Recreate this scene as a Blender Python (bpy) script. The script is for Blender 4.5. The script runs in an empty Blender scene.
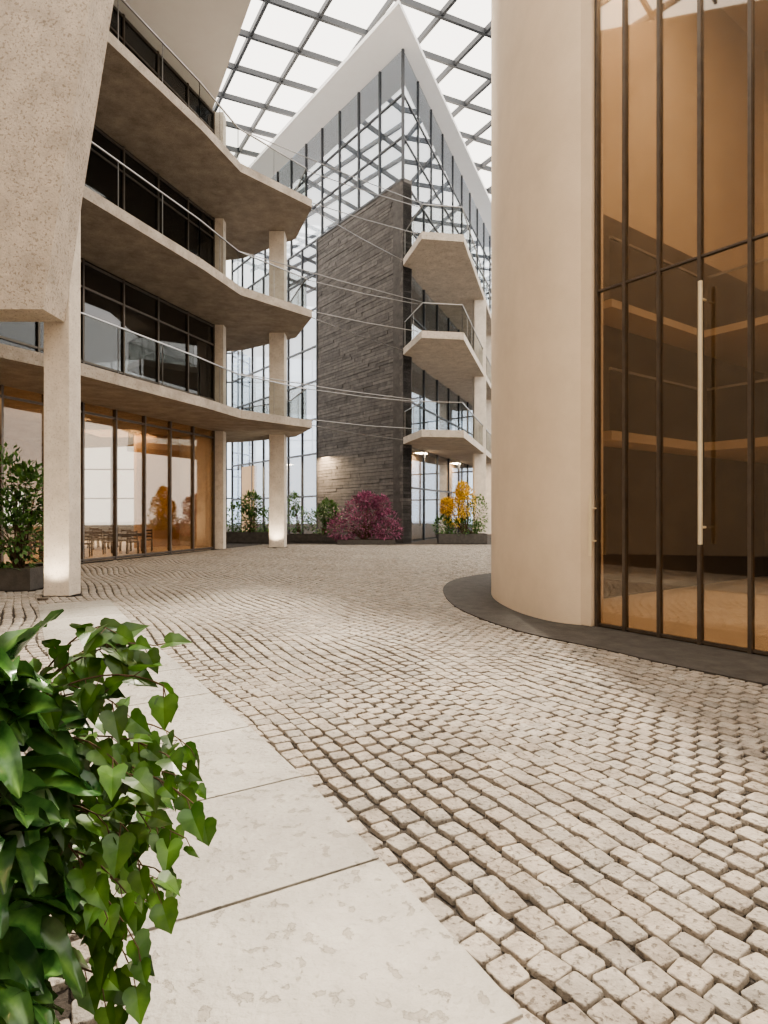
import bpy, math, random
from mathutils import Vector, Matrix, noise
R = random.Random(7)
scene = bpy.context.scene

# ------------------------------------------------------------------ materials
def new_mat(name):
    m = bpy.data.materials.new(name); m.use_nodes = True
    nt = m.node_tree; b = nt.nodes['Principled BSDF']
    return m, nt, b

def mat(name, col, col2=None, rough=0.7, scale=2.0, bump=0.0, bscale=40.0, metal=0.0, spec=0.5, pits=0.0, attr=False, pitcol=(0.5, 0.47, 0.44), pth=(.36, .44), blotch=0.0):
    m, nt, b = new_mat(name)
    N, L = nt.nodes, nt.links
    tc = N.new('ShaderNodeTexCoord')
    b.inputs['Roughness'].default_value = rough
    b.inputs['Metallic'].default_value = metal
    b.inputs['Specular IOR Level'].default_value = spec
    if col2 is None: col2 = tuple(c*0.85 for c in col)
    n1 = N.new('ShaderNodeTexNoise'); n1.inputs['Scale'].default_value = scale
    n1.inputs['Detail'].default_value = 10; n1.inputs['Roughness'].default_value = 0.72
    L.new(tc.outputs['Object'], n1.inputs['Vector'])
    cr = N.new('ShaderNodeValToRGB')
    cr.color_ramp.elements[0].position = 0.35; cr.color_ramp.elements[0].color = (*col2, 1)
    cr.color_ramp.elements[1].position = 0.65; cr.color_ramp.elements[1].color = (*col, 1)
    L.new(n1.outputs['Fac'], cr.inputs['Fac'])
    out = cr.outputs['Color']; hsrc = None
    if pits > 0:
        n2 = N.new('ShaderNodeTexNoise'); n2.inputs['Scale'].default_value = pits
        n2.inputs['Detail'].default_value = 6; n2.inputs['Roughness'].default_value = 0.6
        L.new(tc.outputs['Object'], n2.inputs['Vector'])
        c2 = N.new('ShaderNodeValToRGB')
        c2.color_ramp.elements[0].position = pth[0]; c2.color_ramp.elements[0].color = (*pitcol, 1)
        c2.color_ramp.elements[1].position = pth[1]; c2.color_ramp.elements[1].color = (1, 1, 1, 1)
        L.new(n2.outputs['Fac'], c2.inputs['Fac'])
        mx = N.new('ShaderNodeMix'); mx.data_type = 'RGBA'; mx.blend_type = 'MULTIPLY'
        mx.inputs[0].default_value = 0.85
        L.new(out, mx.inputs[6]); L.new(c2.outputs['Color'], mx.inputs[7]); out = mx.outputs[2]
        hsrc = c2.outputs['Color']
    if attr:
        at = N.new('ShaderNodeAttribute'); at.attribute_name = 'tone'
        mx = N.new('ShaderNodeMix'); mx.data_type = 'RGBA'; mx.blend_type = 'MULTIPLY'
        mx.inputs[0].default_value = 1
        L.new(out, mx.inputs[6]); L.new(at.outputs['Color'], mx.inputs[7]); out = mx.outputs[2]
    L.new(out, b.inputs['Base Color'])
    if bump > 0:
        n3 = N.new('ShaderNodeTexNoise'); n3.inputs['Scale'].default_value = bscale
        n3.inputs['Detail'].default_value = 6
        L.new(tc.outputs['Object'], n3.inputs['Vector'])
        bp = N.new('ShaderNodeBump'); bp.inputs['Strength'].default_value = bump
        bp.inputs['Distance'].default_value = 0.02
        L.new(n3.outputs['Fac'], bp.inputs['Height']); nrm = bp.outputs['Normal']
        if hsrc is not None:
            b2 = N.new('ShaderNodeBump'); b2.inputs['Strength'].default_value = min(1, bump*1.2); b2.inputs['Distance'].default_value = 0.01
            L.new(hsrc, b2.inputs['Height']); L.new(nrm, b2.inputs['Normal']); nrm = b2.outputs['Normal']
        L.new(nrm, b.inputs['Normal'])
    return m

def glass(name, tint, gloss=(0.9, 0.95, 1), refl=0.12, rough=0.02, edge=0.4):
    m = bpy.data.materials.new(name); m.use_nodes = True
    nt = m.node_tree; N, L = nt.nodes, nt.links
    N.remove(N['Principled BSDF'])
    o = N['Material Output']
    t = N.new('ShaderNodeBsdfTransparent'); t.inputs['Color'].default_value = (*tint, 1)
    if refl+edge == 0:
        L.new(t.outputs[0], o.inputs['Surface']); return m
    g = N.new('ShaderNodeBsdfGlossy'); g.inputs['Color'].default_value = (*gloss, 1); g.inputs['Roughness'].default_value = rough
    lw = N.new('ShaderNodeLayerWeight'); lw.inputs['Blend'].default_value = 0.3
    mp = N.new('ShaderNodeMapRange'); mp.inputs['To Min'].default_value = refl; mp.inputs['To Max'].default_value = min(1, refl+edge)
    L.new(lw.outputs['Fresnel'], mp.inputs['Value'])
    mx = N.new('ShaderNodeMixShader')
    L.new(mp.outputs['Result'], mx.inputs['Fac']); L.new(t.outputs[0], mx.inputs[1]); L.new(g.outputs[0], mx.inputs[2])
    L.new(mx.outputs[0], o.inputs['Surface'])
    return m

def leafmat(name, c1, c2, rough=0.35, trans=0.25):
    m, nt, b = new_mat(name); N, L = nt.nodes, nt.links
    at = N.new('ShaderNodeAttribute'); at.attribute_name = 'tone'
    tc = N.new('ShaderNodeTexCoord')
    n1 = N.new('ShaderNodeTexNoise'); n1.inputs['Scale'].default_value = 14; n1.inputs['Detail'].default_value = 5
    L.new(tc.outputs['Object'], n1.inputs['Vector'])
    mp = N.new('ShaderNodeMapRange'); mp.inputs['From Min'].default_value = .35; mp.inputs['From Max'].default_value = .65
    L.new(n1.outputs['Fac'], mp.inputs['Value'])
    mx = N.new('ShaderNodeMix'); mx.data_type = 'RGBA'
    mx.inputs[6].default_value = (*c1, 1); mx.inputs[7].default_value = (*c2, 1)
    L.new(mp.outputs['Result'], mx.inputs[0])
    m2 = N.new('ShaderNodeMix'); m2.data_type = 'RGBA'; m2.blend_type = 'MULTIPLY'; m2.inputs[0].default_value = 1
    L.new(mx.outputs[2], m2.inputs[6]); L.new(at.outputs['Color'], m2.inputs[7])
    L.new(m2.outputs[2], b.inputs['Base Color'])
    b.inputs['Roughness'].default_value = rough
    tr = N.new('ShaderNodeBsdfTranslucent'); L.new(m2.outputs[2], tr.inputs['Color'])
    ms = N.new('ShaderNodeMixShader'); ms.inputs['Fac'].default_value = trans
    L.new(b.outputs[0], ms.inputs[1]); L.new(tr.outputs[0], ms.inputs[2])
    L.new(ms.outputs[0], N['Material Output'].inputs['Surface'])
    return m

M_conc = mat('concrete_warm', (0.45, 0.385, 0.315), (0.28, 0.237, 0.19), 0.8, 1.8, 0.5, 35, pits=30)
M_concL = mat('concrete_light', (0.60, 0.52, 0.43), (0.43, 0.37, 0.305), 0.8, 2.2, 0.6, 30, pits=22, pth=(.38, .46), pitcol=(.60, .57, .53))
M_pale = mat('concrete_pale', (0.75, 0.67, 0.57), (0.60, 0.53, 0.45), 0.8, 2.5, 0.35, 30, pits=26, pth=(.36, .44), pitcol=(.72, .69, .65))
M_rearc = mat('light_block_concrete', (0.42, 0.345, 0.27), (0.34, 0.28, 0.22), 0.85, 1.5, 0.3, 35)  # only for the added light-blocking walls out of view
M_drum = mat('plaster_drum', (0.80, 0.66, 0.505), (0.73, 0.60, 0.455), 0.75, 1.2, 0.15, 60)
M_white = mat('white_soffit', (0.93, 0.91, 0.88), (0.91, 0.88, 0.85), 0.7)
M_stone = mat('dark_slate', (0.145, 0.133, 0.124), (0.085, 0.078, 0.073), 0.8, 2.5, 0.5, 18, attr=True, spec=.3)
M_cob = mat('cobble_stone', (0.41, 0.365, 0.31), (0.25, 0.22, 0.185), 0.7, 6, 0.6, 45, attr=True, pits=34, spec=.3)
M_joint = mat('joint_sand', (0.055, 0.045, 0.036), (0.028, 0.022, 0.017), 0.95, 30, 0.8, 60)
M_slab = mat('paving_slab', (0.365, 0.34, 0.30), (0.27, 0.25, 0.22), 0.6, 3, 0.6, 30, attr=True, pits=13, pth=(.38, .41), pitcol=(.70, .68, .64))
M_kerb = mat('dark_kerb', (0.10, 0.09, 0.08), (0.06, 0.054, 0.048), 0.8, 4, 0.3, 40, spec=.25)
M_metal = mat('bronze_metal', (0.15, 0.125, 0.10), (0.11, 0.09, 0.075), 0.4, 5, metal=0.6)
M_steel = mat('dark_steel', (0.075, 0.078, 0.084), (0.06, 0.063, 0.068), 0.45, 5, metal=0.3)
M_rail = mat('rail_steel', (0.35, 0.34, 0.33), (0.3, 0.29, 0.28), 0.3, 5, metal=0.8)
M_brass = mat('pale_brass', (0.85, 0.74, 0.54), (0.8, 0.68, 0.48), 0.35, 5, metal=0.3)
M_orange = mat('interior_panel', (0.60, 0.41, 0.25), (0.53, 0.36, 0.22), 0.7, 1)
M_tan = mat('interior_tan', (0.47, 0.375, 0.28), (0.41, 0.325, 0.24), 0.7, 1)
M_brownRefl = mat('interior_brown_reflection', (0.075, 0.053, 0.037), (0.05, 0.036, 0.025), 0.6, 1)  # dark reflection in the right glazing, painted as wall colour
M_ifloor = mat('interior_floor', (0.74, 0.60, 0.46), (0.66, 0.53, 0.40), 0.35, 2)
M_wood = mat('chair_wood', (0.07, 0.04, 0.022), (0.04, 0.022, 0.014), 0.45, 8)
M_pot = mat('planter_stone', (0.10, 0.088, 0.075), (0.06, 0.053, 0.046), 0.7, 6, 0.4, 30)
M_soil = mat('soil', (0.06, 0.04, 0.025), (0.03, 0.02, 0.012), 0.95, 20, 0.8, 40)
M_bark = mat('bark', (0.14, 0.09, 0.05), (0.08, 0.05, 0.03), 0.85, 12)
M_gl = glass('glass_warm', (0.82, 0.75, 0.66), (1, 0.95, 0.9), 0.05, edge=.3)
M_glR = glass('glass_bronze', (0.70, 0.64, 0.56), (1.0, 0.93, 0.84), 0.10)
M_glB = glass('glass_tower', (0.80, 0.83, 0.86), (0.93, 0.96, 1.0), 0.18)
M_glRail = glass('glass_rail', (0.84, 0.85, 0.84), refl=0, edge=0)
M_glDark = glass('glass_dark', (0.42, 0.41, 0.40), (0.8, 0.82, 0.85), 0.07, edge=.25)
M_leaf = leafmat('leaf_broad', (0.02, 0.068, 0.018), (0.085, 0.19, 0.05), 0.25, 0.12)
M_ivy = leafmat('leaf_ivy', (0.03, 0.085, 0.015), (0.08, 0.17, 0.03), 0.38, 0.22)
M_shrub = leafmat('leaf_shrub', (0.05, 0.13, 0.03), (0.13, 0.23, 0.06), 0.5)
M_red = leafmat('leaf_maple_purple', (0.25, 0.07, 0.14), (0.38, 0.14, 0.22), 0.5)
M_yel = leafmat('leaf_yellow', (0.66, 0.40, 0.05), (0.84, 0.62, 0.10), 0.5)

# ------------------------------------------------------------------ mesh builder
class MB:
    def __init__(s): s.v = []; s.f = []; s.m = []; s.t = []
    def add(s, vs, fs, mi=0, tone=None):
        o = len(s.v); s.v += [tuple(v) for v in vs]
        s.f += [tuple(i+o for i in f) for f in fs]; s.m += [mi]*len(fs)
        s.t += [tone if tone else (1, 1, 1)]*len(vs)
    def prism(s, poly, z0, z1, mi=0, tone=None):
        a = sum(poly[i][0]*poly[(i+1) % len(poly)][1]-poly[(i+1) % len(poly)][0]*poly[i][1] for i in range(len(poly)))
        if a < 0: poly = poly[::-1]
        n = len(poly)
        vs = [(p[0], p[1], z0) for p in poly]+[(p[0], p[1], z1) for p in poly]
        fs = [tuple(range(n))[::-1], tuple(range(n, 2*n))]+[(i, (i+1) % n, n+(i+1) % n, n+i) for i in range(n)]
        s.add(vs, fs, mi, tone)
    def box(s, a, b, mi=0, tone=None):
        s.prism([(a[0], a[1]), (b[0], a[1]), (b[0], b[1]), (a[0], b[1])], a[2], b[2], mi, tone)
    def wall(s, p, q, w, z0, z1, mi=0, off=0, tone=None):
        d = Vector((q[0]-p[0], q[1]-p[1])).normalized(); n = Vector((-d.y, d.x))
        P = Vector(p[:2])+n*off; Q = Vector(q[:2])+n*off; h = n*w/2
        s.prism([P-h, Q-h, Q+h, P+h], z0, z1, mi, tone)
    def beam(s, p, q, w, h, mi=0):
        p = Vector(p); q = Vector(q); d = (q-p).normalized()
        sd = d.cross(Vector((0, 0, 1)))
        if sd.length < 1e-3: sd = Vector((1, 0, 0))
        sd.normalize(); up = sd.cross(d)
        vs = []
        for c in (p, q):
            for a, b in ((-1, -1), (1, -1), (1, 1), (-1, 1)): vs.append(c+sd*a*w/2+up*b*h/2)
        s.add(vs, [(0, 3, 2, 1), (4, 5, 6, 7), (0, 1, 5, 4), (1, 2, 6, 5), (2, 3, 7, 6), (3, 0, 4, 7)], mi)
    def tube(s, pts, r, n=8, mi=0, r2=None):
        pts = [Vector(p) for p in pts]; vs = []; K = len(pts)
        for k, p in enumerate(pts):
            d = (pts[min(k+1, K-1)]-pts[max(k-1, 0)]).normalized()
            a = d.orthogonal().normalized() if abs(d.z) > .95 else d.cross(Vector((0, 0, 1))).normalized()
            b = d.cross(a); rr = r if r2 is None else r+(r2-r)*k/(K-1)
            for i in range(n):
                t = 2*math.pi*i/n; vs.append(p+a*math.cos(t)*rr+b*math.sin(t)*rr)
        fs = [(k*n+i, k*n+(i+1) % n, (k+1)*n+(i+1) % n, (k+1)*n+i) for k in range(K-1) for i in range(n)]
        fs += [tuple(range(n))[::-1], tuple((K-1)*n+i for i in range(n))]
        s.add(vs, fs, mi)
    def build(s, name, mats, smooth=False, bevel=0, parent=None):
        me = bpy.data.meshes.new(name); me.from_pydata(s.v, [], s.f); me.update()
        for m in mats: me.materials.append(m)
        me.polygons.foreach_set('material_index', s.m)
        ca = me.color_attributes.new('tone', 'FLOAT_COLOR', 'POINT')
        flat = []
        for t in s.t: flat += [t[0], t[1], t[2], 1.0]
        ca.data.foreach_set('color', flat)
        if smooth: me.polygons.foreach_set('use_smooth', [True]*len(me.polygons))
        ob = bpy.data.objects.new(name, me); scene.collection.objects.link(ob)
        if bevel:
            b = ob.modifiers.new('bevel', 'BEVEL'); b.width = bevel; b.segments = 2; b.limit_method = 'ANGLE'
        if parent: ob.parent = parent
        return ob

def lerp(p, q, t): return (p[0]+(q[0]-p[0])*t, p[1]+(q[1]-p[1])*t)
def plen(p, q): return math.hypot(q[0]-p[0], q[1]-p[1])

def facade(name, p, q, z0, z1, sp, trans, gm, fm=None, mw=0.07, md=0.14):
    fm = fm or M_metal
    b = MB(); L = plen(p, q); n = max(1, round(L/sp))
    b.wall(p, q, 0.02, z0, z1, 0)
    for i in range(n+1):
        c = lerp(p, q, i/n); d = ((q[0]-p[0])/L*mw/2, (q[1]-p[1])/L*mw/2)
        b.wall((c[0]-d[0], c[1]-d[1]), (c[0]+d[0], c[1]+d[1]), md, z0, z1, 1)
    for z in trans: b.wall(p, q, md*0.8, z-mw/2, z+mw/2, 1)
    return b.build(name, [gm, fm])

# ------------------------------------------------------------------ ground
b = MB(); b.box((-45, -15, -0.3), (45, 75, -0.028)); b.build('floor', [M_joint])

E = [(1.30, 0.2), (0.456, 1.875), (-0.018, 2.76), (-0.51, 3.65), (-1.65, 5.5), (-2.93, 7.5), (-4.0, 9.25), (-5.0, 10.9)]
SW = 1.12
def edge_param(x, y):
    best = None
    for i in range(len(E)-1):
        p = Vector(E[i]); q = Vector(E[i+1]); d = q-p; L = d.length; d /= L
        r = Vector((x, y))-p; t = r.dot(d)
        tt = max(0 if i else -9, min(L, t))
        c = p+d*tt; dist = (Vector((x, y))-c).length
        side = d.x*r.y-d.y*r.x
        if best is None or dist < best[0]: best = (dist, side, t, L, i)
    return best
DR = [(2.95, 8.35), (2.62, 8.50), (2.36, 8.82), (2.15, 9.4), (2.03, 10.2), (2.02, 11.1), (2.18, 12.1), (2.6, 13.2), (3.3, 14.3), (4.4, 15.2)]
def smooth_path(P, k=6):
    out = []
    for i in range(len(P)-1):
        p0 = Vector(P[max(i-1, 0)]); p1 = Vector(P[i]); p2 = Vector(P[i+1]); p3 = Vector(P[min(i+2, len(P)-1)])
        for j in range(k):
            t = j/k
            out.append(0.5*((2*p1)+(-p0+p2)*t+(2*p0-5*p1+4*p2-p3)*t*t+(-p0+3*p1-3*p2+p3)*t**3))
    out.append(Vector(P[-1])); return out
DRs = smooth_path(DR)
gd = Vector((0.583, -0.812)); gn = Vector((0.812, 0.583))
G0 = Vector((2.95, 8.35)); G1 = G0+gd*9
PL = [(G1.x-gn.x*.75, G1.y-gn.y*.75), (3.50, 5.58), (2.55, 6.95), (1.90, 7.85), (1.50, 8.8), (1.22, 10.0), (1.16, 11.3), (1.28, 12.8), (1.75, 14.3), (2.8, 15.6), (4.4, 16.6)]
PLs = smooth_path(PL)
plpoly = [tuple(p) for p in PLs]+[(12, 16.4), (12, 1.0)]
def inpoly(x, y, poly):
    c = False; j = len(poly)-1
    for i in range(len(poly)):
        xi, yi = poly[i]; xj, yj = poly[j]
        if (yi > y) != (yj > y) and x < (xj-xi)*(y-yi)/(yj-yi)+xi: c = not c
        j = i
    return c
b = MB(); b.prism(plpoly, -0.02, 0.015); b.build('plinth_paving', [M_kerb])

cob = MB()
ud = Vector((-0.515, 0.857)); vd = Vector((0.857, 0.515))
pu, pv = 0.140, 0.132
HOLES = [(-6.56, 11.3, -5.87, 11.9), (-5.3, 27.0, -4.4, 27.9), (-9, 12.1, -7.1, 13.5), (-2.0, .7, -1.04, 2.05), (-2.4, 29.4, .65, 30.6)]
cnt = 0
for i in range(-100, 262):
    for j in range(-72, 250):
        uu = j*pu+(0.5*pu if i % 2 else 0); vv = i*pv
        x = 0.456+uu*ud.x+vv*vd.x; y = 1.875+uu*ud.y+vv*vd.y
        wx = 0.06*math.sin(y*1.9+x*0.8)+0.03*math.sin(x*3.1); wy = 0.06*math.sin(x*2.2-y*0.7)
        x += wx; y += wy
        if y < 0.6 or y > 29.6: continue
        if abs(x) > 0.78*y+1.6: continue
        if x < -7.9+(y-15)*0.3-2.4: continue
        if any(h[0] < x < h[2] and h[1] < y < h[3] for h in HOLES): continue
        if inpoly(x, y, plpoly) and inpoly(x-.05, y-.03, plpoly): continue
        if y < 12:
            e = edge_param(x, y)
            if e[1] > 0 and e[0] > .045 and e[0] < SW-.045 and e[2] < e[3]-0.04: continue
        jx = R.uniform(-.007, .007); jy = R.uniform(-.007, .007)
        c = Vector((x+jx, y+jy, 0)); a = R.uniform(-.15, .15)
        U = (ud*math.cos(a)+vd*math.sin(a)); V = (vd*math.cos(a)-ud*math.sin(a))
        hu = (pu-0.008)/2*R.uniform(.90, 1.0); hv = (pv-0.007)/2*R.uniform(.90, 1.0)
        base = []
        for (p, q) in ((1, -.8), (1, .8), (.82, 1), (-.82, 1), (-1, .8), (-1, -.8), (-.82, -1), (.82, -1)):
            base.append((p*R.uniform(.91, 1.04), q*R.uniform(.91, 1.04)))
        dz = R.uniform(-.004, .0025); tx = R.uniform(-.035, .035); ty = R.uniform(-.035, .035)
        vs = []
        rings = ((1.0, -0.03), (0.985, -0.005), (0.96, -.001), (0.88, 0.0005)) if y < 8 else (((1.0, -0.03), (0.97, -0.005), (0.88, 0.0005)) if y < 14 else ((1.0, -0.03), (0.92, 0.0)))
        for s_, z_ in rings:
            for p, q in base:
                P = U*p*hu*s_+V*q*hv*s_
                vs.append((c.x+P.x, c.y+P.y, z_+dz+(P.x*tx+P.y*ty if z_ > -.02 else 0)))
        vs.append((c.x, c.y, 0.001+dz))
        nr = len(rings); fs = []
        for r_ in range(nr-1):
            for q in range(8): fs.append((r_*8+q, r_*8+(q+1) % 8, (r_+1)*8+(q+1) % 8, (r_+1)*8+q))
        o = (nr-1)*8
        fs += [(o+q, o+(q+1) % 8, nr*8) for q in range(8)]
        t = R.uniform(0.82, 1.12); w = R.uniform(-.025, .025)
        cob.add(vs, fs, 0, (t+w, t, t-w))
        cnt += 1
cob.build('cobblestone_paving', [M_cob], smooth=True)
print('stones', cnt)

b = MB()
pts = smooth_path(E, 10); cum = [0]
for i in range(1, len(pts)): cum.append(cum[-1]+(pts[i]-pts[i-1]).length)
def at(s_):
    for i in range(1, len(pts)):
        if cum[i] >= s_ or i == len(pts)-1:
            t = (s_-cum[i-1])/(cum[i]-cum[i-1]); d = (pts[i]-pts[i-1]).normalized()
            return pts[i-1]+(pts[i]-pts[i-1])*t, Vector((-d.y, d.x))
tot = cum[-1]; sj = (Vector(E[0])-Vector(E[1])).length+(Vector(E[1])-Vector(E[2])).length
start = sj-3*0.98
while start+0.98 <= tot+0.3:
    a0 = max(start, 0)+0.007; a1 = min(start+0.98, tot)-0.007
    if a1-a0 > 0.1:
        r = []; l = []
        for q in range(5):
            P, n = at(a0+(a1-a0)*q/4); r.append(P); l.append(P+n*SW)
        t = R.uniform(.88, 1.10)
        b.prism([tuple(p) for p in r]+[tuple(p) for p in l[::-1]], -0.03, 0.010, 0, (t, t, t*.99))
    start += 0.98
b.build('stone_slab_path', [M_slab], bevel=0.003)

# ------------------------------------------------------------------ left building
levels = [5.1, 9.7, 14.3]
FR = [(-11.2, 9.0), (-7.9, 15.0), (-6.05, 20.0), (-5.35, 22.4), (-3.0, 25.0), (-4.1, 27.9), (-7.0, 30.0)]
BK = [(-20, 34), (-27, 9)]
FA = [(-12.9, 10.0), (-9.66, 19.2), (-7.38, 25.9)]
def railing(b, path, z, h=1.3, gi=1, mi=2, sp=1.6):
    for i in range(len(path)-1):
        p, q = path[i], path[i+1]
        b.wall(p, q, 0.016, z+0.03, z+h, gi)
        b.beam((p[0], p[1], z+h+.02), (q[0], q[1], z+h+.02), 0.05, 0.035, mi)
        n = max(1, round(plen(p, q)/sp))
        for k in range(n+1):
            c = lerp(p, q, k/n); b.beam((c[0], c[1], z), (c[0], c[1], z+h), 0.022, 0.022, mi)
for li, z in enumerate(levels):
    b = MB()
    b.prism(FR+BK, z, z+0.32, 0)
    rp = [(p[0]-0.10, p[1]) for p in FR[:4]]+[(-3.25, 25.05), (-4.3, 27.7), (-6.9, 29.7)]
    railing(b, rp, z+0.32, 1.3)
    b.build('balcony_slab', [M_conc, M_glRail, M_rail])
b = MB()
b.prism([(-2.5, 16.5), (-4.5, 20.3), (-7.9, 26.8), (-9.5, 31), (-20, 34), (-27, 9), (-9.5, 9)], 18.9, 19.3, 0)
b.build('roof_canopy', [M_white])

tops = [0.0]+[z+0.32 for z in levels]
bots = levels+[18.9]
wi = 1
for fl in range(4):
    z0, z1 = tops[fl], bots[fl]
    gm = M_gl if fl == 0 else M_glDark
    for (p, q) in ((FA[0], FA[1]), (FA[1], FA[2])):
        facade('window_%d' % wi, p, q, z0, z1, 1.45 if fl == 0 else 1.6, [z0+.06, z1-0.3] if fl == 0 else [z0+.06, z0+1.0, z1-.9, z1-.1], gm, M_metal, 0.07, 0.14); wi += 1
    b = MB(); b.wall(FA[2], (-12.5, 31.5), 0.25, z0, z1); b.build('wall_end_left', [M_concL if fl == 0 else M_conc])
    b = MB(); b.box((-7.35, 25.95, z0), (-6.95, 26.4, z1)); b.build('facade_column', [M_pale])
    b = MB()
    B0, B1 = (-21, 12.0), (-17.2, 33.0)
    b.wall(B0, B1, 0.3, z0+2.7, z1, 0)
    for k in range(8):
        c = lerp(B0, B1, k/7); d = lerp(B0, B1, min(1, k/7+0.06)); b.wall(c, d, 0.3, z0, z0+2.7, 0)
    if fl == 0:
        b.wall((-10.9, 26.3), (-9.4, 28.6), 0.2, z0, z1, 1)
        b.wall((-17, 20), (-16.4, 22.6), 0.2, z0, z1, 0)
    b.build('wall_back_left', [M_concL, M_orange])
b = MB(); b.prism([(-12.9, 10), (-9.7, 19.2), (-7.45, 25.8), (-12.5, 31.3), (-17.2, 33), (-21, 12)], -0.02, 0.03)
b.build('interior_floor_left', [M_ifloor])
b = MB(); b.wall((-12.9, 10.0), (-21, 12), 0.3, 0, 18.9); b.build('wall_front_left', [M_conc])

# wing wall
b = MB()
prof = [(-12.5, 5.2), (-6.05, 5.2), (-5.69, 7.66), (-5.12, 11.24), (-4.75, 14.0), (-12.5, 14.0)]
vs = [(x, 10.65, z) for x, z in prof]+[(x, 11.36, z) for x, z in prof]
n = len(prof)
b.add(vs, [tuple(range(n)), tuple(range(n, 2*n))[::-1]]+[(i, n+i, n+(i+1) % n, (i+1) % n) for i in range(n)])
b.build('wall_wing', [M_concL])
b = MB(); b.box((-6.46, 11.38, 0), (-5.97, 11.82, 8.6))
b.build('square_column', [M_pale], bevel=0.015)
b = MB(); b.box((-5.2, 27.1, 0), (-4.5, 27.8, 14.3)); b.build('square_column', [M_pale], bevel=0.015)

b = MB(); b.box((-14, -9.4, 0), (14, -9, 20)); b.build('light_block_rear', [M_rearc])  # unseen, added behind the camera to cut ambient light
b = MB(); b.wall((-14, -9), (-12.6, 10.2), .4, 0, 20); b.build('light_block_left', [M_rearc])  # unseen side blocker, added to cut ambient light and horizon reflections

# ------------------------------------------------------------------ tower
C = Vector((0.98, 31.0)); dl = Vector((-0.603, 0.798)); dr = Vector((0.364, 0.931))
SL = 8.6
out = Vector((-0.798, -0.603))
b = MB()
z = 0.0
while z < 18.7:
    h = R.uniform(.15, .22); h = min(h, 18.75-z) if 18.75-z > 0.1 else h
    s_ = 0.0
    while s_ < SL:
        w = R.uniform(.8, 2.4); e_ = min(SL, s_+w)
        if SL-e_ < .4: e_ = SL
        pr = R.uniform(0.0, 0.035)
        p = C+dl*s_; q = C+dl*(e_-0.01)
        t = R.uniform(.78, 1.22)
        poly = [p+out*pr, q+out*pr, q-out*0.6, p-out*0.6]
        b.prism([tuple(v) for v in poly], z, z+h-0.018, 0, (t, t*.98, t*.96))
        s_ = e_
    z += h
b.prism([tuple(v) for v in (C, C+dl*SL, C+dl*SL-out*.55, C-out*.55)], 0, 18.7, 0, (.3, .3, .3))
b.prism([tuple(v) for v in (C+Vector((.01, 0)), C+dr*.9+Vector((.01, 0)), C+dr*.9+Vector((-.7, .2)), C+Vector((-.5, .5)))], 0, 18.75, 0, (.8, .8, .8))
b.build('stone_wall', [M_stone])

TL = C+dl*22; TR = C+dr*25
facade('window_%d' % wi, tuple(C+dl*SL), tuple(TL), 0, 18.75, 2.0, [2.6, 5.3, 7.5, 9.9, 12.1, 14.5, 16.7], M_glB, M_steel, 0.11, 0.14); wi += 1
facade('window_%d' % wi, tuple(C), tuple(TL), 18.75, 25.5, 2.0, [18.8, 21, 23.2], M_glB, M_steel, 0.10, 0.14); wi += 1
facade('window_%d' % wi, tuple(C+dr*.9), tuple(TR), 0, 18.75, 2.6, [2.9, 5.3, 7.5, 9.9, 12.1, 14.5, 16.7], M_glB, M_steel, 0.10, 0.12); wi += 1
facade('window_%d' % wi, tuple(C), tuple(TR), 18.75, 25.5, 2.6, [18.8, 21, 23.2], M_glB, M_steel, 0.10, 0.12); wi += 1
b = MB()
for z in levels+[18.75]:
    ci = C+Vector((-0.1, 1.2))
    b.prism([tuple(ci), tuple(TR+Vector((-.4, 0))), tuple(TL+Vector((.4, 0)))], z, z+.35)
b.prism([(-1, 36), (3, 40), (3, 46), (-3, 46)], 0, 25)
b.build('tower_floors', [M_concL])
b = MB(); b.wall((-1.6, 35.8), (-11.0, 46.8), .2, 0, 5.1, 0); b.wall((1.4, 34.6), (6.4, 46.5), .2, 0, 5.1, 0); b.build('wall_tower_interior', [M_orange])
b = MB(); b.prism([(0.7, 28.3), (11.8, 55), (-13.9, 48)], 25.6, 25.82); b.build('tower_roof', [M_white])

Q = [(0.99, 30.9), (1.75, 27.9), (3.75, 28.2), (6.5, 37.6), (9.2, 47.0), (7.2, 47.6)]
for z in levels:
    b = MB(); b.prism(Q, z, z+.34, 0)
    railing(b, [(1.08, 30.8), (1.82, 28.0), (3.68, 28.28), (6.42, 37.6), (9.1, 46.9)], z+.34, 1.3)
    b.build('balcony_slab', [M_concL, M_glRail, M_rail])
for (x, y) in ((5.75, 36.2), (7.6, 43.5)):
    b = MB(); b.box((x-.35, y-.35, 0), (x+.35, y+.35, 14.3)); b.build('square_column', [M_pale], bevel=0.015)

b = MB()
for z in levels:
    for (p, q, zz) in (((-3.3, 25.3), (1.6, 28.3), .42), ((-3.3, 25.3), (1.6, 28.3), 1.7), ((-5.4, 22.6), (1.75, 28.0), 1.7), ((-3.3, 25.3), (1.0, 30.8), .2)):
        P = Vector((*p, z+zz)); Q_ = Vector((*q, z+zz)); m = (P+Q_)/2-Vector((0, 0, .06))
        b.tube([P, m, Q_], .018, 6)
b.build('tension_cables', [M_rail])

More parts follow.
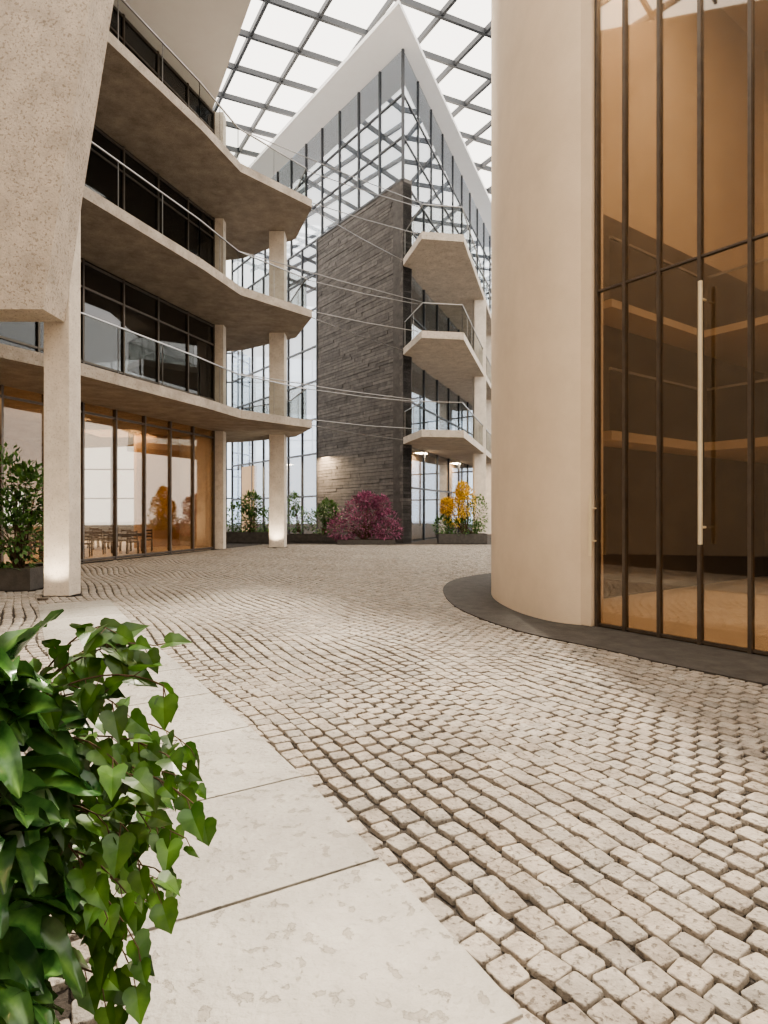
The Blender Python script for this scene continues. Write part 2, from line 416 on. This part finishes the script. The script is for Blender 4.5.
# ------------------------------------------------------------------ steel roof grid
b = MB()
ga = Vector((math.cos(math.radians(121)), math.sin(math.radians(121)))); gb = Vector((math.cos(math.radians(24)), math.sin(math.radians(24))))
O = Vector((0.5, 30)); ZR = 27.4
for k in range(-12, 16):
    c = O+gb*k*2.7; p = c-ga*24; q = c+ga*34
    b.beam((p.x, p.y, ZR), (q.x, q.y, ZR), 0.16, 0.30)
for k in range(-9, 13):
    c = O+ga*k*2.7; p = c-gb*34; q = c+gb*44
    b.beam((p.x, p.y, ZR-.05), (q.x, q.y, ZR-.05), 0.16, 0.30)
b.build('roof_skylight_grid', [M_steel])
facade('window_%d' % wi, (-40, 62), (40, 62), 0, 22, 3.0, [3, 6, 9, 12, 15, 18, 21], M_glB, M_steel, 0.14, 0.2); wi += 1

# ------------------------------------------------------------------ right drum
H = 17
b = MB()
poly = [tuple(p) for p in DRs]+[(5.5, 14.6), (5.2, 13.9), (3.6, 13.2), (2.9, 12.0), (2.6, 10.6), (2.7, 9.4), (3.15, 8.62)]
b.prism(poly, 0.015, H)
ob = b.build('wall_drum', [M_drum])
for p in ob.data.polygons:
    if len(p.vertices) == 4: p.use_smooth = True
ob.data.update()
ob.modifiers.new('es', 'EDGE_SPLIT').split_angle = math.radians(40)
b = MB(); P = G0-gd*0.33-gn*0.03; Q2 = G0+gd*0.0-gn*0.03
b.wall(tuple(P), tuple(Q2), 0.16, 0.015, H, 0); b.build('trim_pilaster', [M_drum], bevel=0.01)
b = MB()
b.wall(tuple(G0+gd*.03), tuple(G1), 0.02, 0.015, H, 0)
ts = [0.03, .45, .93, 1.44, 2.0, 2.52, 3.1, 3.7, 4.3, 5, 5.7, 6.4, 7.2, 8, 8.9]
for t in ts:
    c = G0+gd*t; b.wall(tuple(c-gd*.020), tuple(c+gd*.020), .09, .015, H, 1)
for z in (0.05, 4.65, 9.3, 13.9): b.wall(tuple(G0+gd*.03), tuple(G1), .06, z-.013, z+.013, 1)
b.build('window_%d' % wi, [M_glR, M_metal]); wi += 1
def handle(t, z0, z1, r=.032):
    b = MB(); c = G0+gd*t-gn*.17
    b.tube([(c.x, c.y, z0), (c.x, c.y, z1)], r, 10)
    for z in (z0+.2, z1-.2):
        e = c+gn*.12; b.tube([(c.x, c.y, z), (e.x, e.y, z)], .014, 8)
    b.build('door_handle', [M_brass], smooth=False)
handle(1.52, 1.22, 4.3, .026); handle(0.03, 1.0, 1.85, .026)
def RP(t, o): return tuple(G0+gd*t+gn*o)
b = MB(); b.prism([RP(0, .1), RP(9.5, .1), RP(9.5, 9), RP(-1.5, 9), RP(-1.5, 1.3)], .016, .025); b.build('interior_floor_right', [M_ifloor])
b = MB()
zs = 7.0  # below this height the walls carry the painted dark reflection
b.wall(RP(-1.7, 9), RP(10, 9), .3, .03, zs, 0); b.wall(RP(-1.7, 9), RP(10, 9), .3, zs, H, 1)
b.wall(RP(9.6, 0), RP(9.6, 9), .3, .03, zs, 0); b.wall(RP(9.6, 0), RP(9.6, 9), .3, zs, H, 1)
b.wall(RP(-1.6, 1.3), RP(-1.6, 9), .3, .03, zs, 0); b.wall(RP(-1.6, 1.3), RP(-1.6, 9), .3, zs, H, 1)
for t in (-.8, .6, 2.4, 5.0, 6.6):
    b.wall(RP(t, 8.83), RP(t+.8, 8.83), .03, .03, 2.2, 2)
b.build('wall_interior_right', [M_brownRefl, M_tan, M_pale])
b = MB()
for (za, zb) in ((2.78, 2.94), (4.97, 5.1)):
    b.prism([RP(-1.4, 1.5), RP(-.75, 1.5), RP(-.75, 4.5), RP(9.4, 4.5), RP(9.4, 8.8), RP(-1.4, 8.8)], za, zb, 0)
b.prism([RP(-1.4, .9), RP(0, .3), RP(9.4, .3), RP(9.4, 8.8), RP(-1.4, 8.8)], 12.8, 13.1, 0)
for t in (1.2, 4.2, 7.2):
    b.wall(RP(t-.12, 4.9), RP(t+.12, 4.9), .24, .03, 12.8, 1)
b.build('interior_mezzanine', [M_tan, M_pale])
b = MB()
for zz in (2.94, 5.1):
    b.wall(RP(-.7, 4.55), RP(9.4, 4.55), .02, zz, zz+1.0, 0); b.wall(RP(-.7, 4.55), RP(9.4, 4.55), .04, zz+1.0, zz+1.04, 1)
    b.wall(RP(-.78, 1.5), RP(-.78, 4.55), .02, zz, zz+1.0, 0); b.wall(RP(-.78, 1.5), RP(-.78, 4.55), .04, zz+1.0, zz+1.04, 1)
b.build('mezzanine_railing', [M_glRail, M_rail])

# ------------------------------------------------------------------ furniture
def chair(x, y, a):
    b = MB()
    for sx in (-1, 1):
        b.beam((sx*.19, -.19, 0), (sx*.19, -.18, .44), .035, .035)
        b.beam((sx*.20, .20, 0), (sx*.18, .22, .45), .035, .035); b.beam((sx*.18, .22, .45), (sx*.17, .28, .88), .035, .035)
    b.box((-.22, -.23, .43), (.22, .23, .475))
    for z in (.58, .70, .82): b.beam((-.17, .255, z), (.17, .255, z), .02, .06)
    o = b.build('dining_chair', [M_wood]); o.location = (x, y, .031); o.rotation_euler = (0, 0, a)
def table(x, y):
    b = MB(); b.box((-.65, -.45, .71), (.65, .45, .75)); b.box((-.58, -.38, .64), (.58, .38, .71))
    for sx in (-1, 1):
        for sy in (-1, 1): b.beam((sx*.57, sy*.37, 0), (sx*.57, sy*.37, .71), .06, .06)
    o = b.build('dining_table', [M_wood]); o.location = (x, y, .031); o.rotation_euler = (0, 0, .3)
for (x, y) in ((-10.9, 20.3), (-9.9, 23.3), (-12.6, 22.6), (-13.2, 18.6), (-12.4, 25.8)):
    table(x, y)
    for dx, dy, a in ((-.35, -.85, 3.14), (.45, -.72, 3.14), (-.45, .72, 0.0), (.35, .85, 0)):
        chair(x+dx, y+dy, a+.3)

# ------------------------------------------------------------------ plants
def leaf_small(b, p, d, n, L, W, mi, tone):
    d = d.normalized(); s_ = d.cross(n).normalized()
    vs = [p, p+d*L*.45+s_*W/2, p+d*L, p+d*L*.45-s_*W/2]
    b.add(vs, [(0, 1, 2, 3)], mi, tone)
def rv():
    while True:
        v = Vector((R.uniform(-1, 1), R.uniform(-1, 1), R.uniform(-1, 1)))
        if .01 < v.length < 1: return v
def shrub(name, base, blobs, n, L, mats, base_h=0.0, twig=12):
    b = MB()
    for k in range(twig):
        c, r = blobs[k % len(blobs)]; v = rv(); e = Vector(c)+Vector((v.x*r[0], v.y*r[1], v.z*r[2]))*.8
        p = Vector(base)+Vector((R.uniform(-.1, .1), R.uniform(-.1, .1), 0)); m = (p+e)/2+Vector((0, 0, .15))
        b.tube([p, m, e], .022, 5, 0, .006)
    for k in range(n):
        c, r = R.choice(blobs); v = rv(); v = v.normalized()*(v.length**.4)*R.uniform(.85, 1.15)
        p = Vector(c)+Vector((v.x*r[0], v.y*r[1], v.z*r[2]))
        d = (v+rv()*.8+Vector((0, 0, .1))).normalized(); nn = (Vector((0, 0, 1))+rv()*.7)
        t = R.uniform(.5, 1.45); mi = 1 if len(mats) < 3 or R.random() < .7 else 2
        leaf_small(b, p, d, nn, L*R.uniform(.7, 1.3), L*.5*R.uniform(.7, 1.2), mi, (t, t, t))
    return b.build(name, mats)
def planter(x0, y0, x1, y1, h):
    b = MB(); t = .06
    b.box((x0, y0, 0), (x1, y0+t, h)); b.box((x0, y1-t, 0), (x1, y1, h))
    b.box((x0, y0+t, 0), (x0+t, y1-t, h)); b.box((x1-t, y0+t, 0), (x1, y1-t, h))
    b.box((x0+t, y0+t, 0), (x1-t, y1-t, h-.05), 1)
    b.build('stone_planter', [M_pot, M_soil])

planter(-8.9, 12.2, -7.2, 13.4, .45)
shrub('potted_bamboo_shrub', (-7.8, 12.8, .42), [((-7.9, 12.5, .95), (.85, .55, .65)), ((-7.8, 12.6, 1.4), (.7, .5, .65)), ((-7.5, 12.7, 2.0), (.35, .4, .6)), ((-8.0, 12.7, 2.1), (.5, .4, .8))], 1800, .16, [M_bark, M_shrub], twig=26)
planter(-8.5, 31.2, -5.6, 32.4, .55)
shrub('potted_bush', (-7.0, 31.8, .5), [((-7.6, 31.8, 1.3), (.9, .5, .8)), ((-6.5, 31.8, 1.1), (.9, .5, .6)), ((-7, 31.7, 2.0), (.5, .4, .6))], 1800, .18, [M_bark, M_shrub], twig=18)
shrub('potted_bush', (-4.6, 32.6, .5), [((-4.7, 32.6, 1.2), (.6, .5, .7)), ((-4.9, 32.6, 2.0), (.3, .3, .6))], 700, .16, [M_bark, M_shrub])
planter(-5.3, 32.1, -2.4, 33.2, .4)
shrub('potted_bush', (-3.3, 32.6, .4), [((-3.3, 32.6, 1.1), (.9, .6, .7)), ((-3.0, 32.4, 1.6), (.5, .4, .6))], 1500, .17, [M_bark, M_shrub])
b = MB(); b.box((-2.3, 29.5, 0), (0.55, 30.5, .22)); b.box((-2.25, 29.55, .22), (.5, 30.45, .24), 1); b.build('stone_planter', [M_pot, M_soil])
shrub('purple_maple_bush', (-1.0, 30.0, .24), [((-1.5, 30.0, 1.0), (1.2, .6, .75)), ((-.4, 30.0, 1.1), (1.1, .6, .85)), ((-1.0, 29.9, 1.7), (1.0, .5, .65)), ((.2, 29.9, .7), (.7, .5, .5)), ((-2.1, 29.9, .7), (.7, .5, .5)), ((-.9, 29.8, 2.2), (.5, .4, .35)), ((-.1, 29.8, 1.9), (.4, .4, .5))], 4400, .15, [M_bark, M_red], twig=50)
planter(2.75, 30.2, 5.2, 31.2, .5)
shrub('yellow_flowering_bush', (4.1, 30.7, .45), [((3.6, 30.7, 1.6), (.65, .45, .7)), ((4.1, 30.6, 2.1), (.6, .45, .75)), ((4.0, 30.7, 2.7), (.3, .3, .4)), ((3.2, 30.6, 1.9), (.3, .3, .4))], 3000, .14, [M_bark, M_yel], twig=24)
shrub('potted_bush', (4.7, 30.8, .45), [((4.8, 30.7, 1.5), (.5, .4, .9)), ((3.0, 30.6, .9), (.45, .4, .5)), ((4.0, 30.5, .8), (1., .4, .4))], 1500, .15, [M_bark, M_shrub])

# foreground plant ---------------------------------------------------
def broad(b, p, d, L, W, droop, mi, roll):
    d = d.normalized(); up = Vector((0, 0, 1)); s_ = d.cross(up)
    if s_.length < .1: s_ = Vector((1, 0, 0))
    s_.normalize(); s_ = (s_*math.cos(roll)+up*math.sin(roll)).normalized()
    n = 9; vs = []; cur = Vector(p); dd = d.copy(); t = R.uniform(.5, 1.5)
    side = rv()*.5
    rows = []
    for i in range(n+1):
        u = i/n; w = W/2*(math.sin(math.pi*u**.7)**.8)*(1-.15*u)+.0015
        nn = s_.cross(dd).normalized()
        wv = .05*L*math.sin(u*11+roll*5)
        rows.append([cur-s_*w+nn*(.34*w+wv), cur-s_*w*.5+nn*.12*w, cur-nn*.0, cur+s_*w*.5+nn*.12*w, cur+s_*w+nn*(.34*w-wv)])
        dd = (dd-up*droop/n+side/n).normalized(); cur = cur+dd*L/n
    for r_ in rows: vs += r_
    fs = [(i*5+j, i*5+j+1, (i+1)*5+j+1, (i+1)*5+j) for i in range(n) for j in range(4)]
    o = len(b.v)
    b.add(vs, fs, mi, (t, t, t))
    for i in range(n+1):
        b.t[o+i*5+2] = (t*2.4, t*2.0, t*1.9)
IV = [(0, 0), (.20, -.12), (.42, -.08), (.56, .10), (.52, .26), (.46, .36), (.46, .54), (.34, .68), (.18, .88), (0, 1.15)]
def ivy(b, p, d, L, mi):
    d = d.normalized(); up = (Vector((0, 0, 1))+rv()*.7+Vector((0, -.6, 0))).normalized(); s_ = d.cross(up).normalized(); n = s_.cross(d)
    vs = [Vector(p)+d*L*.35]
    outl = IV+[(-x, y) for x, y in IV[-2:0:-1]]
    for x, y in outl: vs.append(Vector(p)+s_*x*L*.9+d*y*L+n*(abs(x)*.30-y*y*.2)*L)
    m = len(outl); t = R.uniform(.55, 1.45)
    o = len(b.v)
    b.add(vs, [(0, 1+i, 1+(i+1) % m) for i in range(m)], mi, (t, t, t*.9))
    b.t[o] = (t*1.5, t*1.4, t*1.1)
b = MB()
c0 = Vector((-1.02, 1.38, .80))
for k in range(300):
    v = rv(); v = v.normalized()
    p = c0+Vector((v.x*.15, v.y*.22, v.z*.52-.06))*R.uniform(.8, 1.1)
    if v.z < -.97: continue
    d = Vector((v.x*.8+.15, v.y*.6-.2, .35+v.z*.4))+rv()*.7
    broad(b, p, d, R.uniform(.14, .24), R.uniform(.08, .13), R.uniform(.5, 2.0), 1, R.uniform(-1.0, 1.0))
for k in range(14):
    e = c0+Vector((R.uniform(-.2, .2), R.uniform(-.3, .3), R.uniform(.0, .3)))
    b.tube([(-1.15+R.uniform(-.1, .1), 1.5+R.uniform(-.2, .2), .35), e], .008, 5, 0, .004)
b.build('broadleaf_plant', [M_bark, M_leaf], smooth=True)
b = MB()
def vine(pts_, dens):
    b.tube(pts_, .0032, 5, 0, .0016)
    for i in range(1, len(pts_)):
        for q in range(R.choice(dens)):
            ld = (pts_[i]-pts_[i-1]).normalized()*.5+rv()*.9+Vector((0, -.15, -.45))
            st = pts_[i]+ld.normalized()*.03; b.tube([pts_[i], st], .0014, 4, 0)
            ivy(b, st, ld, R.uniform(.042, .078), 1)
for k in range(18):
    p = Vector((-.93+R.uniform(-.08, .08), 1.62+R.uniform(-.1, .35), R.uniform(.45, .95)))
    d = Vector((R.uniform(.3, .9), R.uniform(-.2, .4), R.uniform(.0, .75))).normalized()
    pts_ = [p]; cur = p.copy(); n = R.randint(4, 7)
    for i in range(n):
        d = (d+Vector((0, 0, -.19))+rv()*.2).normalized(); cur = cur+d*.05; pts_.append(cur.copy())
    vine(pts_, (1, 1, 2))
for tip in ((-.60, 1.25), (-.56, 1.16), (-.68, 1.24), (-.66, 1.10), (-.45, .87), (-.50, .92), (-.56, .66), (-.60, .78), (-.62, .50), (-.64, .42), (-.72, 1.30), (-.64, .96), (-.68, .60), (-.70, .40)):
    q0 = Vector((-.95, 1.58+R.uniform(-.05, .15), min(1.1, tip[1]*.5+.5))); q2 = Vector((tip[0], 1.5+R.uniform(-.04, .1), tip[1]))
    q1 = (q0+q2)/2+Vector((.03, 0, .12))
    n = max(5, int((q2-q0).length/.05)+2)
    vine([q0*(1-u)**2+q1*2*u*(1-u)+q2*u*u for u in [i/n for i in range(n+1)]], (1, 1, 2))
b.build('trailing_ivy', [M_bark, M_ivy])
planter(-1.9, .8, -1.10, 1.95, .52)

# ------------------------------------------------------------------ lights
def area(name, loc, size, power, col, rot=(0, 0, 0), sy=None):
    l = bpy.data.lights.new(name, 'AREA'); l.energy = power; l.color = col; l.size = size
    if sy: l.shape = 'RECTANGLE'; l.size_y = sy
    o = bpy.data.objects.new(name, l); o.location = loc; o.rotation_euler = rot; scene.collection.objects.link(o); return o
W1 = (1, .76, .50)
for (x, y) in ((-12.5, 16), (-12, 21), (-11.5, 26)): area('ceiling_lamp', (x, y, 5.0), 2.5, 240, W1)
for (x, y) in ((-12.0, 20), (-11, 25)): area('ceiling_lamp', (x, y, 9.5), 2.0, 40, W1)
for t in (0.4, 2.8, 5.5):
    p = RP(t, 2.4); area('ceiling_lamp', (p[0], p[1], 12.6), 2.0, 560, (1, .81, .60))
for t in (0.5, 3.0, 6.0):
    p = RP(t, 6.5); area('ceiling_lamp', (p[0], p[1], 2.7), .6, 14, (1, .78, .5))
    p = RP(t, 6.5); area('ceiling_lamp', (p[0], p[1], 4.9), .6, 14, (1, .78, .5))
area('ceiling_lamp', (-4.2, 36.6, 5.0), 1.6, 600, W1); area('ceiling_lamp', (2.5, 34.6, 5.0), .8, 350, W1); area('ceiling_lamp', (-8, 42.4, 5.0), 1.6, 600, W1); area('ceiling_lamp', (5.4, 42, 5.0), .8, 350, W1)
def spot(loc, tgt, power, ang, col):
    l = bpy.data.lights.new('uplight', 'SPOT'); l.energy = power; l.spot_size = math.radians(ang); l.spot_blend = .8; l.color = col; l.shadow_soft_size = .08
    o = bpy.data.objects.new('uplight', l); o.location = loc
    o.rotation_euler = (Vector(tgt)-Vector(loc)).to_track_quat('-Z', 'Y').to_euler(); scene.collection.objects.link(o)
for (x, y, pw) in ((-6.2, 10.95, 170), (-4.85, 26.65, 260)):
    b = MB(); b.tube([(x, y-.05, 0), (x, y-.05, .04)], .09, 16); b.build('ground_uplight', [M_metal])
    spot((x, y-.05, .06), (x, y+.45, 1.1), pw, 90, (1, .86, .66))

s = bpy.data.lights.new('sun', 'SUN'); s.energy = 11.0; s.angle = math.radians(3.0); s.color = (1, .89, .74)
so = bpy.data.objects.new('sun', s); scene.collection.objects.link(so)
# the sun stands ahead of the viewpoint, high above the glass roof
so.rotation_euler = (Vector((0.04, -1.0, -1.2))).to_track_quat('-Z', 'Y').to_euler()

w = bpy.data.worlds.new('World'); scene.world = w; w.use_nodes = True
nt = w.node_tree; bg = nt.nodes['Background']
tc = nt.nodes.new('ShaderNodeTexCoord'); sx = nt.nodes.new('ShaderNodeSeparateXYZ'); cr = nt.nodes.new('ShaderNodeValToRGB')
nt.links.new(tc.outputs['Generated'], sx.inputs[0]); nt.links.new(sx.outputs['Z'], cr.inputs['Fac'])
cr.color_ramp.elements[0].color = (.74, .75, .76, 1); cr.color_ramp.elements[0].position = 0.0
cr.color_ramp.elements[1].color = (1, .935, .85, 1); cr.color_ramp.elements[1].position = .45
nt.links.new(cr.outputs['Color'], bg.inputs['Color']); bg.inputs['Strength'].default_value = 4.4

cam = bpy.data.cameras.new('camera'); co = bpy.data.objects.new('camera', cam); scene.collection.objects.link(co)
co.location = (0, 0, 1.6); co.rotation_euler = (math.pi/2, 0, 0)
cam.sensor_fit = 'VERTICAL'; cam.sensor_height = 36; cam.lens = 600/1024*36; cam.clip_start = .05; cam.clip_end = 300
scene.camera = co
scene.view_settings.view_transform = 'AgX'
scene.view_settings.exposure = -0.35
try: scene.view_settings.look = 'AgX - Medium High Contrast'
except Exception as e: print(e)
